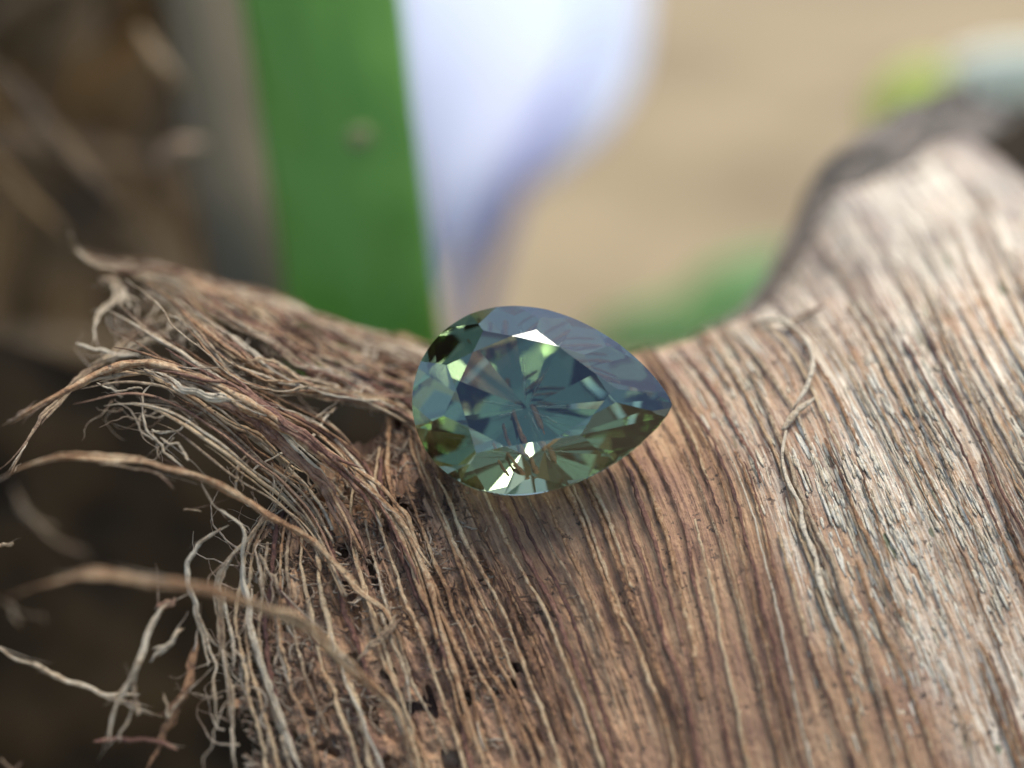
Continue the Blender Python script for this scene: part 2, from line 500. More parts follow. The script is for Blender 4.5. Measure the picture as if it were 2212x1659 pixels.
# --- the membrane: a grid in (s, t), carried over the ridge and down behind
NS, NTT, NB = 900, 360, 46
sv = np.linspace(0, NG - 1, NS); tv = np.linspace(0, 1.35, NTT)
pix = np.empty((NS, NTT, 2))
fl = catmull(GR.reshape(NG, -1), sv).reshape(NS, NT, 2)
for k in range(2):
    for i in range(NS):
        pix[i, :, k] = np.interp(tv * (NT - 1), np.arange(NT), fl[i, :, k]) + np.maximum(tv - 1, 0) * (NT - 1) * (fl[i, -1, k] - fl[i, -3, k]) / 2
P = to_surface(pix[..., 0], pix[..., 1])
tops = P[:, 0]
ext = 9 + 46 * sstep(6, 15, tops[:, 0])
q = np.linspace(0, 1, NB + 1)[:0:-1]
Bk = np.empty((NS, NB, 3))
Bk[..., 0] = tops[:, None, 0] - 0.12 * q[None] * ext[:, None] * (tops[:, None, 0] < 9)
Bk[..., 1] = tops[:, None, 1] + q[None] * ext[:, None]
Bk[..., 2] = H(Bk[..., 0], Bk[..., 1])
P = np.concatenate([Bk, P], 1)
TT = np.concatenate([-q * 0.35, tv])
Sg, Tg = np.meshgrid(sv, TT, indexing='ij')
Nn = normals(P)
# relief: ridges that run with the fibres, plus crumpling
rel = (0.10 * vnoise(Sg * 11, Tg * 5, 10) + 0.07 * vnoise(Sg * 26, Tg * 9, 11) + 0.045 * vnoise(Sg * 55, Tg * 26, 12)
       + 0.05 * vnoise(Sg * 40 + 9, Tg * 90, 13))
loose = sstep(6.5, 1.5, Sg)
rel *= 1 - 0.62 * sstep(2.0, 7.0, Sg)
rel -= loose * 0.35 * np.clip(vnoise(Sg * 9 + 3, Tg * 22, 14), 0, 1)
Pm = P + Nn * (rel - 0.10)[..., None]
dry = sstep(7.4, 9.6, Sg + 1.0 * vnoise(Sg * 1.5, Tg * 4, 15) - 1.6 * (Tg - 0.45)) * (0.85 + 0.45 * vnoise(Sg * 2.2, Tg * 5, 16))
dry = np.clip(dry, 0, 1)
keep = np.ones(Sg.shape, bool)
rag = 0.55 + 0.5 * vnoise(Tg * 14, Tg * 0 + 2, 17) + 0.3 * vnoise(Tg * 45, Tg * 0 + 5, 18)
keep &= Sg > rag
keep &= ~((vnoise(Sg * 7, Tg * 20, 19) > 0.42) & (Sg < 2.7 + 0.8 * vnoise(Tg * 9, Tg * 0, 20)))   # rotted-out gaps
keep &= ~((Tg < 0.05) & (Sg < 3.2))
edge_x = 10.6 + (P[..., 1] - 15) * 0.545 + 0.5 * vnoise(P[..., 1] * 0.6, P[..., 1] * 0, 29)
keep &= ~((P[..., 1] > 13) & (P[..., 0] < edge_x))                        # far border of the sheath, under the lip
I = np.arange(Sg.size).reshape(Sg.shape)
kf = keep[:-1, :-1] & keep[1:, :-1] & keep[1:, 1:] & keep[:-1, 1:]
F = np.stack([I[:-1, :-1], I[:-1, 1:], I[1:, 1:], I[1:, :-1]], -1)[kf]
used = np.unique(F); remap = np.full(Sg.size, -1); remap[used] = np.arange(len(used))
mem = mesh_obj('membrane', Pm.reshape(-1, 3)[used], remap[F], M_mem, None,
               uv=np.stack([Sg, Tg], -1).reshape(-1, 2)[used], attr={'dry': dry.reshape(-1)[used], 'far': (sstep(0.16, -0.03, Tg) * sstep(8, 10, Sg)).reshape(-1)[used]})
under(mem, sheath)

# an added backing sheet fills the gaps with dark depth
usub = slice(0, 520, 4)
Pu = (P - Nn * (0.75 + 0.5 * vnoise(Sg * 5, Tg * 12, 50))[..., None])[usub, 40::3]
ku = (Sg > 0.75 + 0.35 * vnoise(Tg * 12 + 3, Tg * 0 + 8, 51))[usub, 40::3]
I = np.arange(Pu.shape[0] * Pu.shape[1]).reshape(Pu.shape[:2])
F = np.stack([I[:-1, :-1], I[:-1, 1:], I[1:, 1:], I[1:, :-1]], -1)[ku[:-1, :-1] & ku[1:, :-1] & ku[1:, 1:] & ku[:-1, 1:]]
o = mesh_obj('under_layer', Pu.reshape(-1, 3), F, M_mem, None, uv=np.stack([Sg, Tg], -1)[usub, 40::3].reshape(-1, 2),
             attr={'dry': np.zeros(Pu.shape[0] * Pu.shape[1])})
under(o, sheath)

def surf_fibre(s_fn, t0, t1, n, rad, lift, seed, sides=6, back=0.0, flat=0.8, wob=0.05):
    t = np.linspace(t0, t1, n)
    s = s_fn(t)
    px = st_pixel(s, t)
    p = to_surface(px[:, 0], px[:, 1])
    if back > 0:
        m = 8
        qq = np.linspace(back, 0, m, endpoint=False)
        e = np.stack([p[0, 0] - 0.12 * qq * (p[0, 0] < 9), p[0, 1] + qq, 0 * qq], 1)
        e[:, 2] = H(e[:, 0], e[:, 1])
        p = np.vstack([e, p]); n = len(p)
    nn = normals(p)
    x = np.linspace(0, 1, n)
    lf = lift(x) if callable(lift) else lift
    p = p + nn * (np.asarray(lf) * np.ones(n))[:, None] + wig(n, wob, 0.7, seed)
    r = rad * (0.82 + 0.35 * vnoise(np.arange(n) * 0.9, np.full(n, seed * 1.7), 22)) * (0.35 + 0.65 * np.sin(np.pi * np.clip(x * 0.94 + 0.03, 0, 1))**0.35)
    return tube(p, r, sides, flat, nn, 0.0, 0.28), p

PXMM = 0.01537
nf = 0
def add_fibre(name, tb, mat):
    global nf
    o = mesh_obj(name, tb[0], tb[1], mat, None, uv=tb[2])
    nf += 1
    return under(o, sheath)

# main fibres, closely set towards the dry side
s = 0.35
k = 0
while s < NG - 1.4:
    dens = 0.16 if s < 6.5 else 0.085
    sl = s + random.uniform(-0.05, 0.05)
    kk = k
    fn = lambda t, sl=sl, kk=kk: sl + 0.10 * vnoise(t * 3.5, np.full(np.shape(t), kk * 0.37), 23) + 0.03 * vnoise(t * 14, np.full(np.shape(t), kk * 0.71), 24)
    t0 = 0.0; back = 5.0
    if s < 2.6: t0 = random.uniform(0.0, 0.22); back = 0
    elif random.random() < 0.25: t0 = random.uniform(0.1, 0.5); back = 0
    t1 = 1.0 if random.random() < 0.75 else random.uniform(0.45, 0.9)
    if t1 - t0 < 0.3: t1 = 1.0
    w = random.uniform(4.4, 7.6) if s < 6.5 else random.uniform(2.8, 5.4)
    lf = random.uniform(0.03, 0.12) + 0.10 * float(sstep(6, 3, s)) * random.random()
    if s > 6: lf *= 0.6
    fl_k = 0.72
    if s > 6.6:
        fl_k = 0.62
        if random.random() < 0.75:
            t0 = random.uniform(-0.25, 0.75); t1 = min(1.0, t0 + random.uniform(0.2, 0.6)); t0 = max(t0, 0.0)
            back = 4.0 if t0 == 0 and random.random() < 0.5 else 0
    if t1 == 1.0: t1 = 1.34
    nn_ = int(30 + 70 * (t1 - t0))
    tb, _ = surf_fibre(fn, t0, t1, nn_, w * PXMM, lf, k, 6, back, fl_k, 0.03)
    u = random.random()
    mat = (M_fib if u < 0.6 else M_red if u < 0.82 else M_pale) if s < 8 else (M_fib if u < 0.4 else M_pale if u < 0.92 else M_red)
    add_fibre('fibre', tb, mat)
    s += dens * random.uniform(0.6, 1.5); k += 1
print('main fibres', nf)

# --- the bundle that runs along the raised rim, up to its frayed end
rim = [
 [(142,470,5),(154,532,4),(200,555,3),(258,568,2),(333,584,1.5),(417,605,1),(500,627,.5),(583,652,0),(708,697,0),(833,730,0),(940,752,0),(1060,760,0)],
 [(190,560,4),(280,580,2.5),(370,592,1.8),(458,622,1.2),(540,640,.8),(604,664,.4),(708,712,.2),(792,752,.1),(896,790,.1),(1010,850,.1)],
 [(235,575,4),(354,588,2.6),(458,640,2),(583,692,1.2),(667,752,.8),(750,792,.5),(833,826,.3),(888,846,.2),(980,930,.1)],
 [(258,574,4),(300,612,3.5),(375,642,3),(458,702,2.6),(521,750,2.2),(583,788,1.6),(667,828,1),(750,852,.6),(888,900,.2),(960,1010,.1)],
 [(258,576,5),(333,634,4.5),(375,684,4),(437,742,3.5),(500,796,2.8),(583,832,2),(688,841,1.2),(792,866,.6),(888,912,.2),(925,1010,.1)],
]
RM = np.stack([resample(r_, 60) for r_ in rim])
def strand_path(pts, n=40, sub=None):
    """pts: (px, py, lift) with the lift in mm off the sheath's own surface towards the lens"""
    q = resample(pts, n) if sub is None else sub
    d = surf_depth(q[:, 0], q[:, 1]) - q[:, 2]
    k_ = np.exp(-np.linspace(-1.5, 1.5, 7)**2); k_ /= k_.sum()
    d = np.convolve(np.pad(d, 3, mode='edge'), k_, 'valid')
    return at(q[:, 0], q[:, 1], d)
rv = np.linspace(0, 4, 50)
Q = catmull(RM.reshape(5, -1), rv).reshape(50, 60, 3)
Qd = surf_depth(Q[..., 0], Q[..., 1]) - Q[..., 2] + 0.7 + 0.4 * vnoise(np.arange(50)[:, None] * 0.8 + np.zeros((1, 60)), np.arange(60)[None] * 0.2 + np.zeros((50, 1)), 52)
Pr = at(Q[..., 0], Q[..., 1], Qd)
I = np.arange(3000).reshape(50, 60)
kr = np.arange(60)[None] > 27 + 5 * rv[:, None] + 10 * vnoise(rv[:, None] * 4, rv[:, None] * 0 + np.zeros((1, 60)), 53)
kr &= ~((vnoise(rv[:, None] * 3.0 + np.zeros((1, 60)), np.arange(60)[None] * 0.16 + np.zeros((50, 1)), 54) > 0.35) & (rv[:, None] > 1.3) & (np.arange(60)[None] < 48))
F = np.stack([I[:-1, :-1], I[:-1, 1:], I[1:, 1:], I[1:, :-1]], -1)[kr[:-1, :-1] & kr[1:, :-1] & kr[1:, 1:] & kr[:-1, 1:]]
o = mesh_obj('rim_layer', Pr.reshape(-1, 3), F, M_mem, None, uv=np.stack([rv[:, None] + np.zeros((1, 60)), np.arange(60)[None] / 60 + np.zeros((50, 1))], -1).reshape(-1, 2), attr={'dry': np.zeros(3000)})
under(o, sheath)
for k in range(125):
    v = random.uniform(0, 4.1) if k > 42 else random.uniform(-0.05, 2.0)
    q = catmull(RM.reshape(5, -1), np.array([v])).reshape(60, 3)
    a = random.randint(0, 16) if random.random() < 0.6 else random.randint(10, 30)
    b_ = random.randint(44, 60)
    q = q[a:b_]
    if len(q) < 14: continue
    j = 70
    q = np.stack([np.interp(np.linspace(0, len(q) - 1, j), np.arange(len(q)), q[:, z_]) for z_ in range(3)], 1)
    off = 20 * vnoise(np.arange(j) * 0.075, np.full(j, k * 0.63), 25)
    q = q + np.stack([0 * off, off, 0.8 * random.random() + 0.5 * vnoise(np.arange(j) * 0.06, np.full(j, k * 0.41), 65)], 1)
    p = strand_path(None, sub=q) + wig(j, 0.05, 0.28, k + 300) + wig(j, 0.025, 0.8, k + 420)
    x = np.linspace(0, 1, j)
    w = random.uniform(2.2, 5.6) * PXMM
    r = w * (0.85 + 0.3 * vnoise(np.arange(j) * 0.35, np.full(j, k * 1.9), 26)) * np.clip(x * 6 + 0.25, 0, 1)**0.7
    u = random.random()
    add_fibre('rim_fibre', tube(p, r, 6, 0.8, None, 0.0, 0.3), M_fib if u < 0.36 else M_red if u < 0.55 else M_pale)

# --- loose strands read one by one from the photograph: points (px, py, lift mm), width px, material
S_ = [
 # the thick arched bundle, several strands glued together
 ([(0,919,5),(117,853,4.5),(200,809,4),(300,790,4),(375,805,4),(458,830,4),(542,878,3.6),(625,925,3),(708,983,2.2),(771,1036,1.3),(854,1115,.5),(910,1240,.2),(965,1400,.2),(1035,1600,.2),(1080,1720,.2)], 18, M_fib),
 ([(290,793,4.1),(375,801,4.3),(458,822,4.1),(520,846,3.7),(560,870,3.4),(640,930,3.1),(725,995,2.1),(800,1072,1.1),(872,1180,.5),(930,1330,.2)], 15, M_red),
 ([(350,815,3.8),(400,846,3.8),(470,866,3.6),(540,895,3.1),(590,940,2.6),(640,985,2),(690,1040,1.2),(740,1110,.6),(790,1210,.3)], 15, M_red),
 ([(310,800,4.4),(365,820,4.4),(405,842,4.3),(440,854,4.1),(510,870,3.6),(560,897,3.2),(612,938,2.6),(665,978,2.1),(730,1030,1.4)], 10, M_pale),
 ([(500,858,3.9),(560,884,3.5),(620,920,2.8),(680,958,2.2),(745,1008,1.4),(815,1080,.6),(880,1170,.3)], 9, M_pale),
 ([(120,858,4.3),(210,822,3.8),(300,806,3.6),(360,826,3.4),(430,870,3),(500,915,2.4),(560,950,1.8),(620,1010,1.1),(680,1070,.6)], 9, M_fib),
 ([(0,1036,6),(50,1007,5.5),(142,986,5),(233,988,4.6),(325,1001,4.2),(417,1028,3.6),(500,1065,2.8),(580,1112,2),(662,1165,1.3),(704,1203,1),(787,1277,.6),(850,1350,.3),(900,1450,.2)], 9.5, M_fib),
 ([(0,1298,9),(83,1265,8.5),(186,1240,8),(290,1248,7.5),(393,1265,6.8),(476,1281,6),(580,1314,4.8),(662,1360,3.6),(745,1430,2.2),(849,1534,.8),(890,1640,.3),(910,1720,.2)], 12, M_fib),
 ([(-40,1380,2),(0,1405,2),(83,1447,1.6),(186,1488,1),(290,1525,.5),(360,1550,.2)], 8, M_pale),
 ([(15,1030,2.5),(67,940,2),(104,890,2),(167,820,1.6),(233,765,1.2),(292,720,1),(354,682,.8),(400,650,.6)], 10, M_pale),
 ([(190,790,1.5),(240,772,1.6),(300,745,1.4),(350,718,1.2),(400,700,1),(450,690,.7)], 9, M_pale),
 ([(200,745,1.6),(207,700,1.7),(222,668,1.8),(250,640,1.8),(240,612,2),(212,600,2)], 8, M_pale),
 ([(250,600,2.2),(262,630,2),(280,672,1.8)], 10, M_pale),
 ([(215,598,2.2),(236,606,2.2),(258,600,2.2)], 9, M_pale),
 ([(165,742,2),(210,756,1.8),(255,766,1.6),(300,768,1.4)], 6, M_pale),
 ([(300,745,1.2),(340,730,1.2),(370,705,1)], 6, M_pale),
 ([(325,830,3.4),(308,861,3.4),(321,924,3.2),(346,961,3),(375,995,2.8),(396,1013,2.6)], 4, M_pale),
 ([(346,949,3),(383,961,3),(400,978,3),(408,997,3)], 4.5, M_pale),
 ([(454,878,2.6),(417,907,2.6),(367,932,2.8),(325,928,3)], 5, M_pale),
 ([(330,935,3),(337,960,2.9),(346,992,2.8)], 2.6, M_pale),
 ([(370,850,3.2),(440,888,2.8),(500,930,2.2),(560,980,1.5),(620,1030,.9),(680,1060,.5)], 7, M_fib),
 ([(380,870,2.8),(460,920,2.3),(540,985,1.6),(600,1030,1),(650,1090,.5),(690,1170,.2)], 9, M_fib),
 ([(493,1132,1),(439,1165,1.2),(402,1211,1.2),(406,1252,1),(426,1319,.6),(447,1385,.3),(464,1451,.2),(472,1575,.2)], 7, M_pale),
 ([(439,1049,2.6),(468,1095,2),(526,1145,1.2),(522,1215,.7),(534,1285,.4),(546,1368,.3),(571,1472,.25),(604,1546,.2),(638,1637,.2),(660,1720,.2)], 8, M_pale),
 ([(600,1075,.5),(545,1150,.6),(490,1215,.6),(468,1265,.5),(476,1327,.4),(480,1410,.3),(497,1492,.25),(501,1575,.2),(513,1690,.2)], 9, M_pale),
 ([(373,1294,1.5),(331,1352,1.7),(294,1443,1.7),(265,1501,1.6),(244,1559,1.5),(240,1610,1.5)], 7.5, M_pale),
 ([(380,1290,1.5),(348,1310,1.5),(330,1340,1.6)], 9, M_red),
 ([(397,1352,1),(364,1397,1.2),(327,1430,1.3)], 7, M_pale),
 ([(284,1470,1.7),(290,1510,1.6),(300,1550,1.5)], 5, M_pale),
 ([(290,1520,1.4),(275,1560,1.3),(255,1600,1.2)], 4, M_pale),
 ([(430,1370,.5),(415,1440,.6),(395,1500,.6),(370,1550,.5),(345,1610,.4),(310,1680,.3)], 9, M_fib),
 ([(400,1500,.7),(375,1530,.8),(362,1548,.8),(355,1492,.9)], 4, M_pale),
 ([(200,1600,.8),(270,1598,.7),(340,1600,.5),(390,1620,.3)], 6, M_red),
 ([(25,1049,-17),(62,1112,-17.5),(124,1169,-18),(186,1190,-18.5)], 9, M_pale),
 ([(0,1180,-1),(18,1176,-1),(30,1172,-1)], 6, M_pale),
 ([(10,1300,8.6),(28,1322,8.4),(45,1350,8.2)], 3.5, M_pale), ([(40,1326,8.3),(70,1326,8.2),(98,1342,8.1)], 1.8, M_pale),
 ([(0,1640,2),(30,1660,2),(48,1640,2)], 4, M_pale),
 ([(505,1060,2),(515,1010,2.2),(530,985,2.2),(540,975,2.2)], 4, M_pale), ([(540,978,2.2),(535,1000,2),(520,1030,1.8),(524,1062,1.5)], 4, M_pale),
 ([(600,1060,.8),(620,1010,1.2),(640,1000,1.4),(600,1080,1)], 3, M_pale), ([(588,1078,1),(592,1030,1.4),(586,1000,1.6)], 3, M_pale),
 ([(540,1020,1.6),(600,985,1.4),(660,955,1.1),(725,880,.8)], 4.5, M_pale),
 ([(640,915,1),(690,900,1),(730,880,1)], 5.5, M_pale), ([(590,875,2),(640,895,1.8),(690,915,1.6)], 2.6, M_pale),
 ([(395,1095,2.2),(410,1100,2.1),(440,1102,2)], 2.4, M_pale),
 ([(218,1000,4.7),(290,1012,4.3),(340,1022,4.1),(375,1050,4)], 3.2, M_pale),
 ([(210,825,4),(250,842,3.8),(300,838,3.8),(312,845,3.8)], 3, M_pale),
 ([(715,1365,.3),(735,1430,.3),(765,1510,.3),(800,1600,.25),(828,1680,.2)], 5, M_pale),
 ([(820,1310,.4),(845,1380,.3),(870,1440,.3),(885,1520,.25)], 5.5, M_pale),
 ([(775,1430,.5),(800,1395,.6),(835,1365,.6),(860,1320,.4)], 9, M_pale),
 ([(555,1200,.5),(565,1240,.5),(572,1290,.4)], 4.5, M_pale), ([(560,1200,.6),(585,1240,.5),(610,1290,.4)], 6, M_pale),
 ([(480,1290,.6),(500,1370,.4),(510,1440,.3)], 5, M_pale),
 ([(585,1240,.5),(640,1330,.4),(690,1400,.3)], 4, M_red),
]
STR = []
for i, (pts, w, mat) in enumerate(S_):
    n_ = max(16, min(110, int(11 * len(pts))))
    p = strand_path(pts, n_)
    j = len(p)
    p = p + wig(j, 0.07, 0.16, i + 600) + wig(j, 0.012, 0.5, i + 700)
    x = np.linspace(0, 1, j)
    tip = np.clip((1 - x) * 7 + 0.22, 0, 1)**0.8 * np.clip(x * 7 + 0.35, 0, 1)**0.8
    r = (w * 0.86 if mat is M_pale else w) * PXMM * (0.9 + 0.22 * vnoise(np.arange(j) * 0.45, np.full(j, i * 2.3), 27)) * tip
    if w >= 6.5: tb = bundle(p, r, 5 if w >= 12 else 4 if w >= 9 else 3, i + 5)
    else: tb = tube(p, r * 0.85, 7, 0.7, None, 0.12, 0.35)
    add_fibre('loose_strand', tb, mat)
    STR.append((p, r))

# --- long thin strands fanning out of the sheath between the arched bundle and the rim
fan = np.stack([resample(f_, 60) for f_ in (
 [(250,612,3),(330,700,3),(420,770,2.8),(520,826,2.2),(620,870,1.5),(720,920,.8),(800,1000,.3),(860,1120,.2)],
 [(180,770,4),(290,772,3.8),(400,808,3.6),(500,850,3),(590,905,2.3),(680,965,1.5),(760,1040,.7),(840,1170,.2)],
 [(150,850,4),(270,826,3.8),(370,845,3.4),(460,900,2.8),(540,965,2),(620,1030,1.1),(690,1110,.5),(760,1260,.2)],
 [(130,1000,4.4),(250,1000,4.2),(360,1022,3.6),(460,1062,2.8),(540,1110,2),(610,1165,1.2),(680,1250,.6),(760,1400,.2)])])
for k in range(26):
    v = random.uniform(0, 2.3) if k < 20 else random.uniform(2.0, 3.0)
    q = catmull(fan.reshape(4, -1), np.array([v])).reshape(60, 3)
    a = random.randint(0, 26); b_ = random.randint(46, 60)
    q = q[a:b_]
    j = len(q)
    q = q + np.stack([0 * q[:, 0], 16 * vnoise(np.arange(j) * 0.08, np.full(j, k * 0.83), 70), 0.7 * vnoise(np.arange(j) * 0.06, np.full(j, k * 0.57), 71)], 1)
    p = strand_path(None, sub=q) + wig(j, 0.03, 0.3, k + 1500)
    x = np.linspace(0, 1, j)
    r = random.uniform(1.6, 4.6) * PXMM * np.clip(x * 5 + 0.12, 0, 1)**0.8
    u = random.random()
    add_fibre('loose_strand', tube(p, r, 6, 0.75, None, 0.0, 0.3), M_fib if u < 0.4 else M_red if u < 0.55 else M_pale)

# --- rolled edge of the membrane near the stone and along the crack
crk = [(1698,930,.1),(1690,985,.22),(1702,1040,.22),(1728,1090,.2),(1735,1140,.18),(1760,1200,.12),(1772,1260,.15),(1800,1340,.1),(1835,1420,.05)]
p = strand_path(crk, 40); j = len(p)
r = 7 * PXMM * (0.8 + 0.5 * vnoise(np.arange(j) * 0.7, np.full(j, 4.4), 28)) * np.sin(np.pi * np.linspace(0.06, 0.95, j))**0.6
add_fibre('curled_edge', tube(p, r, 8, 0.55), M_pale)
for pts, w in (([(1620,700,.2),(1680,690,.5),(1730,720,.7),(1755,770,.7),(1745,830,.5),(1715,880,.2)], 9), ([(1690,705,.3),(1740,680,.4),(1780,660,.3)], 8), ([(1760,860,.3),(1720,890,.2),(1690,930,.1)], 8)):
    p = strand_path(pts, 22); j = len(p)
    r = w * PXMM * (0.85 + 0.4 * vnoise(np.arange(j) * 0.7, np.full(j, w + pts[0][0]), 28)) * np.sin(np.pi * np.linspace(0.1, 0.92, j))**0.5
    add_fibre('curled_edge', tube(p, r, 8, 0.7), M_pale)
print('fibre parts', nf)

# --- fine fibrils: cross threads of the net at the frayed side, broken pale threads at the dry side
ba = Batch()
def batch_fibril(pp, r, tone):
    V_, F_, U_ = tube(pp, r, 4)
    ba.add(V_, F_, U_, tone)
K = 3400
ss = rng.uniform(0.2, 4.6, K); tt = rng.uniform(0.02, 0.98, K)
sel = rng.random(K) < np.clip(1.15 * sstep(5.0, 2.2, ss + 2.2 * sstep(0.55, 1.0, tt)) * (0.65 + 0.8 * vnoise(ss * 2.5, tt * 9, 62)), 0.03, 1)
ss, tt = ss[sel], tt[sel]; K = len(ss)
rung = rng.random(K) < 0.72
ang = np.where(rung, math.pi / 2 + 0.4 + rng.normal(0, 0.22, K), rng.normal(0.1, 0.6, K))
ln = np.where(rung, rng.uniform(16, 36, K), rng.uniform(24, 70, K))
m = 7
c0 = st_pixel(ss, tt)
c1 = st_pixel(ss, np.clip(tt + 0.02, 0, 1))
dv = c1 - c0; dv /= np.linalg.norm(dv, axis=1, keepdims=True) + 1e-6
dr = np.stack([dv[:, 0] * np.cos(ang) - dv[:, 1] * np.sin(ang), dv[:, 0] * np.sin(ang) + dv[:, 1] * np.cos(ang)], 1)
pr = np.stack([-dr[:, 1], dr[:, 0]], 1)
x = np.linspace(-0.5, 0.5, m)
cur = rng.normal(0, 0.35, K); cu2 = rng.normal(0, 0.06, K)
pp = c0[:, None] + ln[:, None, None] * (x[None, :, None] * dr[:, None] + (cur[:, None] * (x[None]**2 - 0.1) + cu2[:, None] * np.sin(x[None] * 9))[..., None] * pr[:, None])
PP = to_surface(pp[..., 0], pp[..., 1])
NNn = normals(PP)
lift = rng.uniform(-0.15, 0.03, K)[:, None] + rng.normal(0, 0.05, K)[:, None] * x[None] * 2
PP = PP + NNn * lift[..., None]
rr = rng.uniform(1.0, 2.9, K) * PXMM
for k in range(K):
    batch_fibril(PP[k], rr[k] * (1 - 1.2 * x * x), float(rng.uniform(0.0, 0.75)))
# tangled fine roots hanging out of the frayed side into the hollow
for k in range(150):
    s0 = random.uniform(0.0, 1.6); t0_ = random.uniform(0.0, 0.85)
    c = st_pixel(np.array([s0]), np.array([t0_]))[0]
    if random.random() < 0.35: c = np.array([random.uniform(230, 700), random.uniform(700, 960)])
    a_ = random.uniform(1.6, 4.4) if random.random() < 0.75 else random.uniform(0, 6.28)
    m_ = random.randint(12, 26); st_ = random.uniform(4, 9); tr = [c.copy()]
    for _ in range(m_):
        a_ += random.gauss(0, 0.28) + (0.05 if math.sin(a_) < 0.3 else 0)
        c = c + st_ * np.array([math.cos(a_), math.sin(a_)]); tr.append(c.copy())
    tr = np.array(tr)
    l0 = random.uniform(-1.5, 1.5) if c[0] < 430 or random.random() < 0.5 else random.uniform(0.0, 0.6)
    d = surf_depth(tr[:, 0], tr[:, 1]); d = np.interp(np.arange(len(d)), [0, len(d) - 1], [d[0], d[-1]]) - 0.1 + l0 * np.linspace(0.1, 1, len(d))
    x_ = np.linspace(0, 1, len(tr))
    batch_fibril(at(tr[:, 0], tr[:, 1], d), random.uniform(1.0, 2.6) * PXMM * (1.1 - 0.85 * x_), random.uniform(0.5, 1.1))
# fine threads that cross the rim bundle
for k in range(110):
    c = np.array([random.uniform(230, 880), 0.0]); c[1] = np.interp(c[0], [230, 560, 880], [640, 740, 850]) + random.uniform(-50, 60)
    a_ = random.uniform(0, 6.28); tr = [c.copy()]
    for _ in range(random.randint(6, 14)):
        a_ += random.gauss(0, 0.3); c = c + 5 * np.array([math.cos(a_), math.sin(a_)]); tr.append(c.copy())
    tr = np.array(tr); d = surf_depth(tr[:, 0], tr[:, 1]) - random.uniform(0.2, 1.6)
    d = np.interp(np.arange(len(d)), [0, len(d) - 1], [d[0], d[-1]])
    batch_fibril(at(tr[:, 0], tr[:, 1], d), random.uniform(1.0, 2.8) * PXMM * np.linspace(1.1, 0.3, len(tr)), random.uniform(0.4, 1.1))
bc = Batch()
K = 5200
ss = rng.uniform(7.0, 13, K); tt = rng.uniform(0.0, 0.97, K)
band = vnoise(ss * 1.3 + tt * 5.0, tt * 3.0 - ss * 0.35, 66)                       # weathering runs in slanting bands
wgt = np.clip(0.25 + 1.3 * band, 0.02, 1) * sstep(7.0, 9.6, ss - 1.2 * (tt - 0.45))
sel = rng.random(K) < wgt
ss, tt = ss[sel], tt[sel]; K = len(ss)
ln = rng.uniform(0.010, 0.055, K)
m = 6; x = np.linspace(0, 1, m)
px_ = st_pixel(ss[:, None] + 0.015 * rng.normal(0, 1, (K, 1)) * x[None], np.clip(tt[:, None] + ln[:, None] * x[None], 0, 1))
PP = to_surface(px_[..., 0], px_[..., 1])
nq = normals(PP)
PP = PP + nq * (rng.uniform(-0.115, -0.06, K)[:, None])[..., None]
rr = rng.uniform(1.4, 4.4, K) * PXMM
for k in range(K):
    V_, F_, U_ = tube(PP[k], rr[k] * (0.35 + 0.65 * np.sin(np.pi * (x * 0.9 + 0.05))) * (0.8 + 0.4 * rng.random(m)), 5, 0.3, nq[k])
    bc.add(V_, F_, U_ + rng.uniform(0, 50, 2), float(rng.uniform(0.2, 1.0)))
o = bc.obj('cream_threads', M_cream, None)
under(o, sheath); o['kind'] = 'stuff'
# slivers peeling off the loose strands
for p, r in STR:
    L_ = np.linalg.norm(np.diff(p, axis=0), axis=1).sum()
    for _ in range(int(L_ * 0.55) + 1):
        i0 = random.randint(1, len(p) - 3)
        T_ = p[i0 + 1] - p[i0 - 1]; T_ /= np.linalg.norm(T_) + 1e-9
        if random.random() < 0.5: T_ = -T_
        d_ = np.array([random.gauss(0, 1) for _z in range(3)]); d_ -= T_ * (d_ @ T_); d_ /= np.linalg.norm(d_)
        l_ = random.uniform(0.3, 1.6) * (1.8 if random.random() < 0.2 else 1)
        x_ = np.linspace(0, 1, 7)
        sp_ = random.uniform(0.03, 0.35)
        pth = p[i0] + d_ * r[i0] * 0.5 + l_ * (T_ * x_[:, None] + d_ * (sp_ * x_[:, None]**1.6)) + wig(7, 0.05, 0.8, random.random() * 90)
        batch_fibril(pth, max(0.012, min(0.035, r[i0] * 0.3)) * (1.1 - x_), random.uniform(0.4, 1.2))
o = ba.obj('fine_fibrils', M_fine, None)
under(o, sheath); o['kind'] = 'stuff'

# --- dark weathered rim standing up behind the far end of the sheath
yy = np.concatenate([np.linspace(12.5, 42, 46), np.linspace(42.6, 46, 24)])
xx = np.concatenate([9.1 + (yy[:46] - 15) * 0.545, 9.1 + 27 * 0.545 + np.linspace(0.4, 14, 24)])
top = np.stack([xx, yy, H(xx, yy) + 0.4 + 1.0 * sstep(16, 40, yy) - 1.6 * sstep(21.5, 25, xx) * (np.arange(70) > 46)], 1)
rows = []
nr = 30
for a in np.linspace(-1, 1, nr):
    # a folded-over lip: the near flank runs down onto the sheath, the far one drops away behind
    if a < 0:
        qx = top[:, 0] - a * 4.2 * 0.92; qy = top[:, 1] + a * 4.2 * 0.39
        fz = (-a)**1.3
        rows.append(np.stack([qx, qy, top[:, 2] * (1 - fz) + (H(qx, qy) - 0.25) * fz], 1))
    else:
        rows.append(top + np.stack([-a * 1.6 + 0 * top[:, 0], a * 2.4 + 0 * top[:, 0], -a**1.7 * 14 + 0 * top[:, 0]], 1))
V = np.stack(rows, 1)
iu, iv = np.meshgrid(np.arange(V.shape[0]), np.arange(nr), indexing='ij')
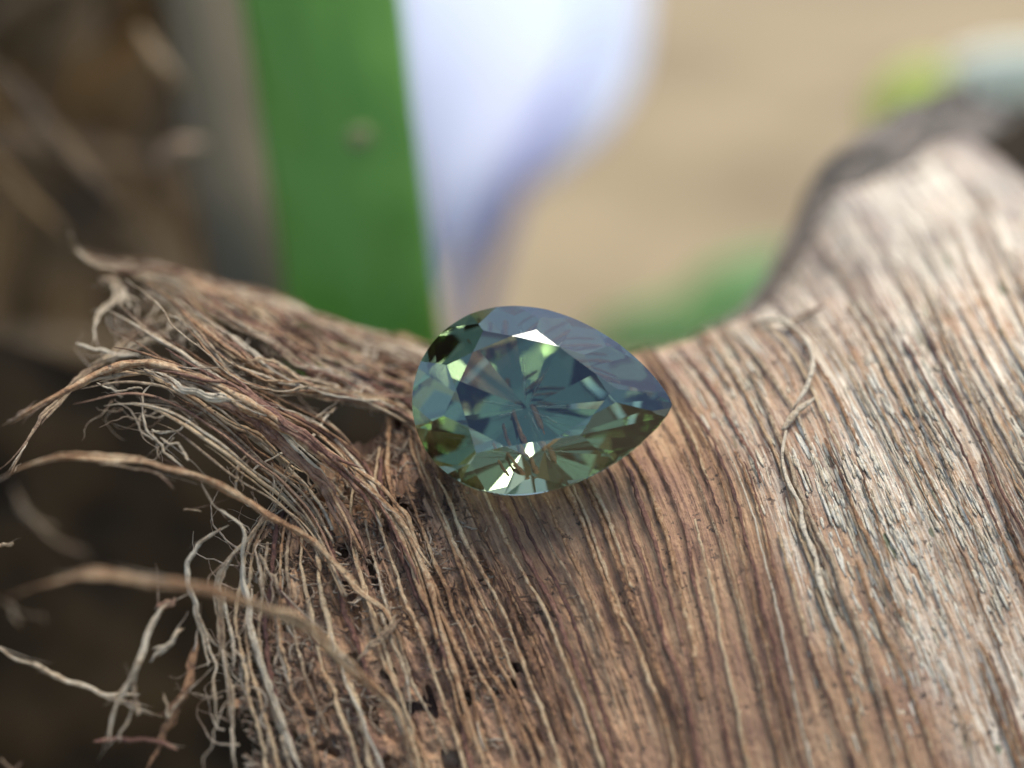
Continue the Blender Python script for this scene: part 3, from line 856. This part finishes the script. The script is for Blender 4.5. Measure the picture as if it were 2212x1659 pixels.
V = V + (0.7 * vnoise(iu * 0.35, iv * 0.5, 30) + 0.35 * vnoise(iu * 0.9, iv * 1.1, 31))[..., None] * np.array([0.3, -0.6, 0.7])
I = np.arange(V.shape[0] * nr).reshape(V.shape[:2])
F = np.stack([I[:-1, :-1], I[:-1, 1:], I[1:, 1:], I[1:, :-1]], -1).reshape(-1, 4)
o = mesh_obj('weathered_rim', V.reshape(-1, 3), F, M_rim); under(o, sheath)
o['label'] = 'dark grey weathered lip behind the dry end'

# ================================================================== gemstone (cut plane by plane)
GL, GW = 8.55, 6.75
def pear(u):
    """outline, u in 0..1 from the tip anticlockwise; tip at +x"""
    a = 2 * math.pi * u
    x = math.cos(a)
    y = math.sin(a) * (math.sin(a / 2) ** 0.55 if u <= 0.5 else math.sin(a / 2) ** 0.55)
    return np.array([x * GL / 2, y * GW / 2 / 0.905])
NO = 144
uu = (np.arange(NO) + 0.5) / NO
OUT = np.array([pear(u) for u in uu])
gt = 0.13                    # half girdle thickness
CX = -0.55
hc, hp = 1.2, 3.1
def plane3(a, b_, c_):
    n_ = np.cross(b_ - a, c_ - a); n_ /= np.linalg.norm(n_)
    return n_
# convex solid kept as a list of flat polygons; each cut clips them all and closes the new facet
POLY = [np.array([[*p, -5.0] for p in OUT[::-1]]), np.array([[*p, 5.0] for p in OUT])]
for i in range(NO):
    p_, q_ = OUT[i], OUT[(i + 1) % NO]
    POLY.append(np.array([[*p_, -5.0], [*q_, -5.0], [*q_, 5.0], [*p_, 5.0]]))
def cut(pt, nrm):
    global POLY
    nrm = np.asarray(nrm, float); nrm = nrm / np.linalg.norm(nrm); pt = np.asarray(pt, float)
    out, cap = [], []
    for pol in POLY:
        d = (pol - pt) @ nrm
        d[np.abs(d) < 1e-7] = 0
        if (d > 0).sum() == 0:
            out.append(pol); cap.extend(pol[d == 0]); continue
        new = []
        for i in range(len(pol)):
            j = (i + 1) % len(pol)
            if d[i] <= 0: new.append(pol[i])
            if d[i] == 0: cap.append(pol[i])
            if d[i] * d[j] < 0:
                x = pol[i] + (pol[j] - pol[i]) * (d[i] / (d[i] - d[j]))
                new.append(x); cap.append(x)
        if len(new) >= 3: out.append(np.array(new))
    if len(cap) >= 3:
        cap = np.unique(np.round(np.array(cap), 6), axis=0)
        if len(cap) >= 3:
            c = cap.mean(0)
            e1 = np.cross(nrm, [0.3, 0.5, 0.81]); e1 /= np.linalg.norm(e1); e2 = np.cross(nrm, e1)
            o_ = np.argsort(np.arctan2((cap - c) @ e2, (cap - c) @ e1))
            cap = cap[o_]
            if np.linalg.norm(np.cross(cap - c, np.roll(cap, -1, 0) - c).sum(0)) > 1e-5: out.append(cap)
    POLY = out
def tan_at(u):
    e = 1e-3
    p = pear(u % 1.0 or 1e-9)
    a = pear(min(max((u % 1.0) - e, 1e-6), 1 - 1e-6)); b_ = pear(min(max((u % 1.0) + e, 1e-6), 1 - 1e-6))
    if (u % 1.0) < 2e-3 or (u % 1.0) > 1 - 2e-3:
        return np.array([GL / 2 - 0.03, 0.0]), np.array([0.0, 1.0])
    t = b_ - a
    return p, t / np.linalg.norm(t)
def tangent_plane(u, z0, apex, z_apex):
    p, t = tan_at(u)
    a = np.array([*p, z0]); b_ = a + np.array([*t, 0]); c_ = np.array([*apex, z_apex])
    n_ = plane3(a, b_, c_)
    out = np.array([t[1], -t[0], 0])
    if n_ @ out < 0: n_ = -n_
    return a, n_
AP = np.array([CX, 0.0])
tabf = 0.58
ZA = gt + hc / (1 - tabf)
NM = 10
US = [k / NM for k in range(NM)]
cut((0, 0, gt + hc), (0, 0, 1))
for u in US: cut(*tangent_plane(u, gt, AP, ZA))
for u in [(k + 0.5) / (2 * NM) for k in range(2 * NM)]:
    cut(*tangent_plane(u, gt, AP, ZA * 1.2))
for k in range(NM):                               # star facets
    pa = AP + (tan_at(k / NM)[0] - AP) * tabf; pb = AP + (tan_at((k + 1) / NM)[0] - AP) * tabf
    a = np.array([*pa, gt + hc]); b_ = np.array([*pb, gt + hc])
    mid = (a + b_) / 2; o2 = np.array([mid[0] - AP[0], mid[1]]); e = (b_ - a)[:2]; e /= np.linalg.norm(e)
    out = np.array([e[1], -e[0]])
    if out @ o2 < 0: out = -out
    sl = R(24)
    cut(mid, (out[0] * math.sin(sl), out[1] * math.sin(sl), math.cos(sl)))
NP = 12
for u in [k / NP for k in range(NP)]: cut(*tangent_plane(u, -gt, AP, -gt - hp))
for u in [(k + 0.5) / (2 * NP) for k in range(2 * NP)]:
    cut(*tangent_plane(u, -gt, AP, -gt - hp * 1.09))
# weld corners
GVL, GF, grid_ = [], [], {}
def weld(p):
    k = tuple(np.floor(p / 2e-3 + 0.5).astype(int))
    for dx in (0, -1, 1):
        for dy in (0, -1, 1):
            for dz in (0, -1, 1):
                i_ = grid_.get((k[0] + dx, k[1] + dy, k[2] + dz))
                if i_ is not None and np.linalg.norm(GVL[i_] - p) < 1.5e-3: return i_
    grid_[k] = len(GVL); GVL.append(p)
    return len(GVL) - 1
for pol in POLY:
    ids = []
    for p in pol:
        i_ = weld(p)
        if i_ not in ids: ids.append(i_)
    if len(ids) >= 3: GF.append(ids)
ec = {}
for f in GF:
    for i_ in range(len(f)):
        e_ = tuple(sorted((f[i_], f[(i_ + 1) % len(f)]))); ec[e_] = ec.get(e_, 0) + 1
bad_edges = sum(1 for v in ec.values() if v != 2)
# stone's frame: table faces the lens, tip to the right and a little down
G_EL, G_ROLL, G_YAW = R(43), R(-3.0), R(-5)
zc = Vector((math.sin(G_YAW) * math.cos(G_EL), -math.cos(G_YAW) * math.cos(G_EL), math.sin(G_EL)))
xc = Vector((1, 0, 0)); xc = (xc - zc * xc.dot(zc)).normalized(); yc = zc.cross(xc)
xr = xc * math.cos(G_ROLL) + yc * math.sin(G_ROLL); yr_ = zc.cross(xr)
rot = Matrix((xr, yr_, zc)).transposed()
gc = at(np.array(1170.0), np.array(866.0), np.array(59.6))
GV = np.array([list(rot @ Vector(v)) for v in GVL]) + gc
clear = (GV[:, 2] - H(GV[:, 0], GV[:, 1])).min()
gem = empty('gemstone')
gem.location = Vector(gc * MM) + Vector((0, 0, -0.003))
tag(gem, 'pear cut faceted blue green gemstone leaning on the brown fibres', 'gemstone')
M_incl = simple('inclusion_ray_pale', (0.75, 0.78, 0.68), (0.9, 0.92, 0.84), 3000, 0.6, (1, 1, 1), 0)
cul = Vector((CX, 0, -gt - hp))
for k in range(7):  # pale slivers also paint the star of bright rays from the culet
    u = (k + 0.5 * (k % 2)) / 7.0
    p_, _t = tan_at(u)
    e_ = Vector((p_[0], p_[1], -gt))
    a0, a1 = random.uniform(0.02, 0.06), random.uniform(0.16, 0.5)
    x_ = np.linspace(a0, a1, 14)
    pts_ = np.array([list(rot @ (cul.lerp(e_, t_) * 0.93 + Vector((CX, 0, 0)) * 0.07)) for t_ in x_]) + gc + wig(14, 0.035, 0.7, k + 900)
    tb = tube(pts_, random.uniform(0.005, 0.011) * (0.3 + 0.7 * np.sin(np.pi * np.linspace(0.05, 0.95, 14))), 4)
    under(mesh_obj('inclusion_ray', tb[0], tb[1], M_incl, None, uv=tb[2]), gem)
parts = {'table': [], 'crown': [], 'girdle': [], 'pavilion': []}
for f in GF:
    P_ = np.array([GVL[i_] for i_ in f]); c_ = P_.mean(0)
    nz = np.cross(P_ - c_, np.roll(P_, -1, 0) - c_).sum(0); nz /= np.linalg.norm(nz) + 1e-12
    if nz @ (c_ - np.array([CX, 0, -0.3])) < 0: f = f[::-1]; nz = -nz
    nz = nz[2]
    kf_ = 'table' if nz > 0.999 else 'crown' if nz > 0.12 else 'pavilion' if nz < -0.12 else 'girdle'
    parts[kf_].append(f)
for nm, fs in parts.items():
    ids = sorted({i for f in fs for i in f}); mp = {a: b_ for b_, a in enumerate(ids)}
    o = mesh_obj(nm, GV[ids], [[mp[i] for i in f] for f in fs], M_gem, None, smooth=False)
    under(o, gem)

# ================================================================== green leaf and dry stalk behind the stone
def ribbon(name, left, right, n, m, mat, bow, thick, parent=None, nz=0.0):
    """left/right: (px, py, depth) edges; a bowed, thick blade between them"""
    Lp = resample(left, n); Rp = resample(right, n)
    A = at(Lp[:, 0], Lp[:, 1], Lp[:, 2]); B_ = at(Rp[:, 0], Rp[:, 1], Rp[:, 2])
    w = np.linspace(0, 1, m)
    mid = A[:, None] + (B_ - A)[:, None] * w[None, :, None]
    b_ = bow * np.sin(np.pi * w)
    fr = mid - np.array([0, 1, 0]) * b_[None, :, None]
    if nz:
        i1, i2 = np.meshgrid(np.arange(n), np.arange(m), indexing='ij')
        fr = fr + (nz * vnoise(i1 * 0.5, i2 * 0.5, 33))[..., None] * np.array([0, 1, 0.3])
    bk = fr + np.array([0, 1, 0]) * (thick * (0.15 + 0.85 * np.sin(np.pi * w)))[None, :, None]
    V_ = np.concatenate([fr, bk[:, ::-1]], 1)
    mm = 2 * m
    I_ = np.arange(n * mm).reshape(n, mm); I2 = np.roll(I_, -1, 1)
    F_ = np.stack([I_[:-1], I2[:-1], I2[1:], I_[1:]], -1).reshape(-1, 4).tolist()
    F_.append(I_[0][::-1].tolist()); F_.append(I_[-1].tolist())
    return mesh_obj(name, V_.reshape(-1, 3), F_, mat)
leaf = empty('green_leaf')
leaf.location = Vector(at(np.array(760.0), np.array(1300.0), np.array(92.0)) * MM)
tag(leaf, 'broad upright green leaf blade with a small brown spot, behind the gemstone', 'leaf')
lb = ribbon('blade', [(470,-500,92),(490,-200,91),(520,0,90),(560,250,90),(610,600,90),(660,950,91),(700,1300,92)],
                     [(800,-500,88),(835,-200,87.5),(866,0,87),(905,330,87),(945,650,88),(985,950,90),(1010,1300,92)], 40, 15, M_leaf, 1.3, 0.9, nz=0.25)
under(lb, leaf)
bm = bmesh.new(); bmesh.ops.create_icosphere(bm, subdivisions=2, radius=1)
c_ = at(np.array(778.0), np.array(302.0), np.array(87.0))
V = np.array([v.co[:] for v in bm.verts]); V *= (1 + 0.2 * vnoise(V[:, 0] * 2 + 5, V[:, 1] * 2 + V[:, 2], 34))[:, None]
V = V * np.array([0.62, 0.22, 0.7]) + c_ + np.array([0, 0.02, 0])
o = mesh_obj('spot', V, [[v.index for v in f.verts] for f in bm.faces], M_spot); bm.free(); o.parent = lb                                     # the blade's own world matrix is the identity
o['label'] = 'small brown blemish on the green blade'

stalk = ribbon('dry_stalk', [(300,-500,102),(325,-200,101),(350,0,100),(385,250,99),(425,450,98),(470,640,98),(520,950,98),(600,1300,98)],
                            [(500,-500,101),(515,-200,100),(535,0,99),(580,250,98),(615,450,97),(640,640,97),(680,950,98),(720,1300,99)], 40, 13, M_stalk, 1.2, 3, nz=0.2)
tag(stalk, 'grey brown dry stalk between the dark trunk and the green leaf', 'stalk')

# ================================================================== palm trunk on the dark side
trunk = empty('palm_tree')
trunk.location = Vector((-0.062, 0.075, -0.25))
tag(trunk, 'dark shaggy palm trunk covered in matted brown fibre', 'palm tree')
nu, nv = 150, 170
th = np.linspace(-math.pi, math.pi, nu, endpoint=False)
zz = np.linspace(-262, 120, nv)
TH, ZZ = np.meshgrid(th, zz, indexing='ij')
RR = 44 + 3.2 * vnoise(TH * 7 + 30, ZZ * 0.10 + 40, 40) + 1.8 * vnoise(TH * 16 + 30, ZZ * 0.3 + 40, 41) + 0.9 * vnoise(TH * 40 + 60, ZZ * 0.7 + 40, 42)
RR = RR - 13 * sstep(-10, -18, ZZ) * sstep(-70, -30, ZZ)     # undercut below a shelf of old fibre, shaped to deepen the hollow's shade
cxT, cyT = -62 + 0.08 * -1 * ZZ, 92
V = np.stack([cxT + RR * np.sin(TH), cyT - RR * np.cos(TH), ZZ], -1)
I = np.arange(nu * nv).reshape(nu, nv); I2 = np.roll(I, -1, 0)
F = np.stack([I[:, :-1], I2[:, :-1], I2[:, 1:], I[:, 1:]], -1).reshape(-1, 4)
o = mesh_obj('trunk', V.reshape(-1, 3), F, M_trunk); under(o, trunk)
# matted strands wound on the trunk (large, soft out of focus)
for k in range(90):
    t0_ = random.uniform(-0.6, 1.35); z0_ = random.uniform(-40, 55)
    a_ = random.uniform(-1.3, 1.3); L_ = random.uniform(8, 26); m = 14
    x = np.linspace(0, 1, m)
    tha = t0_ + L_ / 46 * math.cos(a_) * x + 0.06 * vnoise(x * 3, np.full(m, k * 1.1), 43)
    za = z0_ + L_ * math.sin(a_) * x + 2.5 * vnoise(x * 3 + 9, np.full(m, k * 1.3), 44)
    ra = 45.0 + random.uniform(0, 3.0) + 1.5 * vnoise(x * 3 + 4, np.full(m, k * 0.9), 45)
    p = np.stack([-62 - 0.08 * za + ra * np.sin(tha), 92 - ra * np.cos(tha), za], 1)
    r = random.uniform(0.35, 1.3) * (0.3 + 0.7 * np.sin(np.pi * (x * 0.9 + 0.05)))
    tb = tube(p, r, 6, 0.7)
    o = mesh_obj('strand', tb[0], tb[1], M_dull, None, uv=tb[2]); under(o, trunk)
for pts, w, mat in (([(-60,310,97),(0,360,96),(60,430,95),(110,475,94),(140,510,93)], 13, M_amber), ([(340,360,93),(365,325,93),(400,312,93),(440,310,95)], 17, M_pale),
                    ([(0,150,92),(70,230,92),(150,330,92),(230,420,92),(270,470,93)], 20, M_dull), ([(300,60,94),(330,110,94),(370,160,94),(400,200,95)], 16, M_dull)):
    q = resample(pts, 20); p = at(q[:, 0], q[:, 1], q[:, 2]); x = np.linspace(0, 1, 20)
    tb = tube(p, w * 0.0153 * 1.5 * (0.4 + 0.6 * np.sin(np.pi * (x * 0.9 + 0.05))), 7, 0.7)
    o = mesh_obj('strand', tb[0], tb[1], mat, None, uv=tb[2]); under(o, trunk)

# added wall that closes the hollow under the frayed fibres and keeps light out
hb = empty('hollow_shade_wall'); hb.location = Vector((-0.03, 0.02, -0.2))
tag(hb, 'dark wall added to keep the hollow under the frayed fibres in shade', 'shade wall')
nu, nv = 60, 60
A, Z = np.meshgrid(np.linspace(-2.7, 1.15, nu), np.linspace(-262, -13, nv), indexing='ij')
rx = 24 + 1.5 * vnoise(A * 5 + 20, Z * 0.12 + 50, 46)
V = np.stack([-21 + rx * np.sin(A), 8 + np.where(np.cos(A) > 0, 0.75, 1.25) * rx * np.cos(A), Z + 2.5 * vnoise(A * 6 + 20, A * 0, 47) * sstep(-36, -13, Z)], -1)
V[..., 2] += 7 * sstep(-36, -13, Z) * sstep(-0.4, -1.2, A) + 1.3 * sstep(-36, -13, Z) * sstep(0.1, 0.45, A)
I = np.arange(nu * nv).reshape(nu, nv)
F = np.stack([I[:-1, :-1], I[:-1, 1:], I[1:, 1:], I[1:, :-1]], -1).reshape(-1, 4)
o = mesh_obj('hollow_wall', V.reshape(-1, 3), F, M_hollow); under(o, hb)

# ================================================================== lavender flower
fl_ = empty('lavender_flower')
fl_.location = Vector(at(np.array(1040.0), np.array(900.0), np.array(200.0)) * MM)
tag(fl_, 'pale lavender flower on a thin violet tube, leaning behind the green leaf', 'flower')
pet = ribbon('petal', [(850,-420,260),(840,-150,236),(850,100,216),(870,300,206),(890,450,202),(915,560,201),(940,660,201)],
                      [(1280,-420,260),(1300,-150,236),(1270,50,218),(1215,220,208),(1140,340,203),(1075,440,201),(1015,545,201),(965,665,201)], 30, 15, M_petal, 6, 1.2, nz=0.8)
under(pet, fl_)
pet2 = ribbon('petal', [(1180,-420,262),(1200,-150,240),(1190,60,222),(1165,220,210),(1130,320,205),(1095,400,202)],
                       [(1340,-420,258),(1390,-100,234),(1385,80,216),(1350,210,207),(1260,320,203),(1150,405,202)], 26, 13, M_petal, -3, 1.0, nz=0.8)
under(pet2, fl_)
q = resample([(1255,110,206),(1215,180,203),(1170,270,198),(1125,360,195),(1080,480,195),(1050,580,197),(1020,700,200),(1000,900,202),(990,1200,206)], 30)  # upper stretch paints the petal's shadowed fold, the rest is the tube
tb = tube(at(q[:, 0], q[:, 1], q[:, 2]), np.interp(np.linspace(0, 1, 30), [0, 0.25, 0.5, 1], [0.6, 1.5, 1.4, 1.1]), 8)
o = mesh_obj('tube', tb[0], tb[1], M_tubef, None, uv=tb[2]); under(o, fl_)

# ================================================================== greenery and pale petals beyond
def blade_leaf(name, pts, w, mat, label, group=None, cat='leaf', fold=0.25):
    q = resample(pts, 16); c = at(q[:, 0], q[:, 1], q[:, 2])
    T = np.gradient(c, axis=0); T /= np.linalg.norm(T, axis=1, keepdims=True)
    side = np.cross(T, np.array([0, 0.75, -0.66])); side /= np.linalg.norm(side, axis=1, keepdims=True)
    nn = np.cross(side, T)
    x = np.linspace(0, 1, 16); ww = w * np.sin(np.pi * (x * 0.94 + 0.04))**0.7
    V_ = []
    for a in (-1, -0.5, 0, 0.5, 1):
        V_.append(c + side * (a * ww)[:, None] + nn * (abs(a) * fold * ww)[:, None])
    V_ = np.stack(V_, 1)
    V_ = np.concatenate([V_, V_[:, ::-1] + nn[:, None] * 0.35], 1)
    I_ = np.arange(V_.shape[0] * 10).reshape(-1, 10); I2 = np.roll(I_, -1, 1)
    F_ = np.stack([I_[:-1], I2[:-1], I2[1:], I_[1:]], -1).reshape(-1, 4).tolist()
    F_.append(I_[0][::-1].tolist()); F_.append(I_[-1].tolist())
    o = mesh_obj(name, V_.reshape(-1, 3), F_, mat)
    return tag(o, label, cat, group)
blade_leaf('grass_blade', [(1430,760,220),(1530,690,220),(1630,610,220),(1700,540,222)], 5.5, M_grass, 'green grass blade rising beside the dark weathered lip', 'grass')
blade_leaf('grass_blade', [(1250,760,240),(1330,730,240),(1440,700,240),(1560,660,240)], 4.0, M_grass, 'low green grass blade just behind the gemstone tip', 'grass')
blade_leaf('grass_blade', [(1480,760,200),(1560,720,200),(1640,660,200),(1690,610,201)], 4.0, M_grass, 'short green grass blade lowest behind the sheath', 'grass')
blade_leaf('lime_leaf', [(1920,330,230),(1955,235,230),(2020,195,230),(2110,205,230)], 4.4, M_lime, 'bright lime leaf behind the tip of the dark lip')
blade_leaf('lime_leaf', [(2040,300,170),(2075,250,170),(2110,225,170),(2150,215,170)], 2.4, M_lime, 'narrow lime leaf under the pale round bloom')
pb = empty('pale_bloom'); pb.location = Vector(at(np.array(2160.0), np.array(300.0), np.array(140.0)) * MM)
tag(pb, 'pale greenish white round bloom above the weathered lip', 'bloom')
for (cx_, cy_, rx_, ry_) in ((2140, 175, 4.6, 3.2), (2190, 205, 4.8, 3.6), (2120, 215, 3.2, 2.4), (2215, 160, 4.0, 2.8)):
    bm = bmesh.new(); bmesh.ops.create_icosphere(bm, subdivisions=3, radius=1)
    V = np.array([v.co[:] for v in bm.verts])
    V[:, 2] += 0.35 * V[:, 0]**2
    V *= (1 + 0.15 * vnoise(V[:, 0] * 2 + cx_, V[:, 1] * 2 + V[:, 2] * 2, 48))[:, None]
    V = V * np.array([rx_ * 0.85, 1.6, ry_ * 0.85]) + at(np.array(float(cx_)), np.array(float(cy_) - 12), np.array(165.0))
    o = mesh_obj('petal', V, [[v.index for v in f.verts] for f in bm.faces], M_pale_p); bm.free(); under(o, pb)
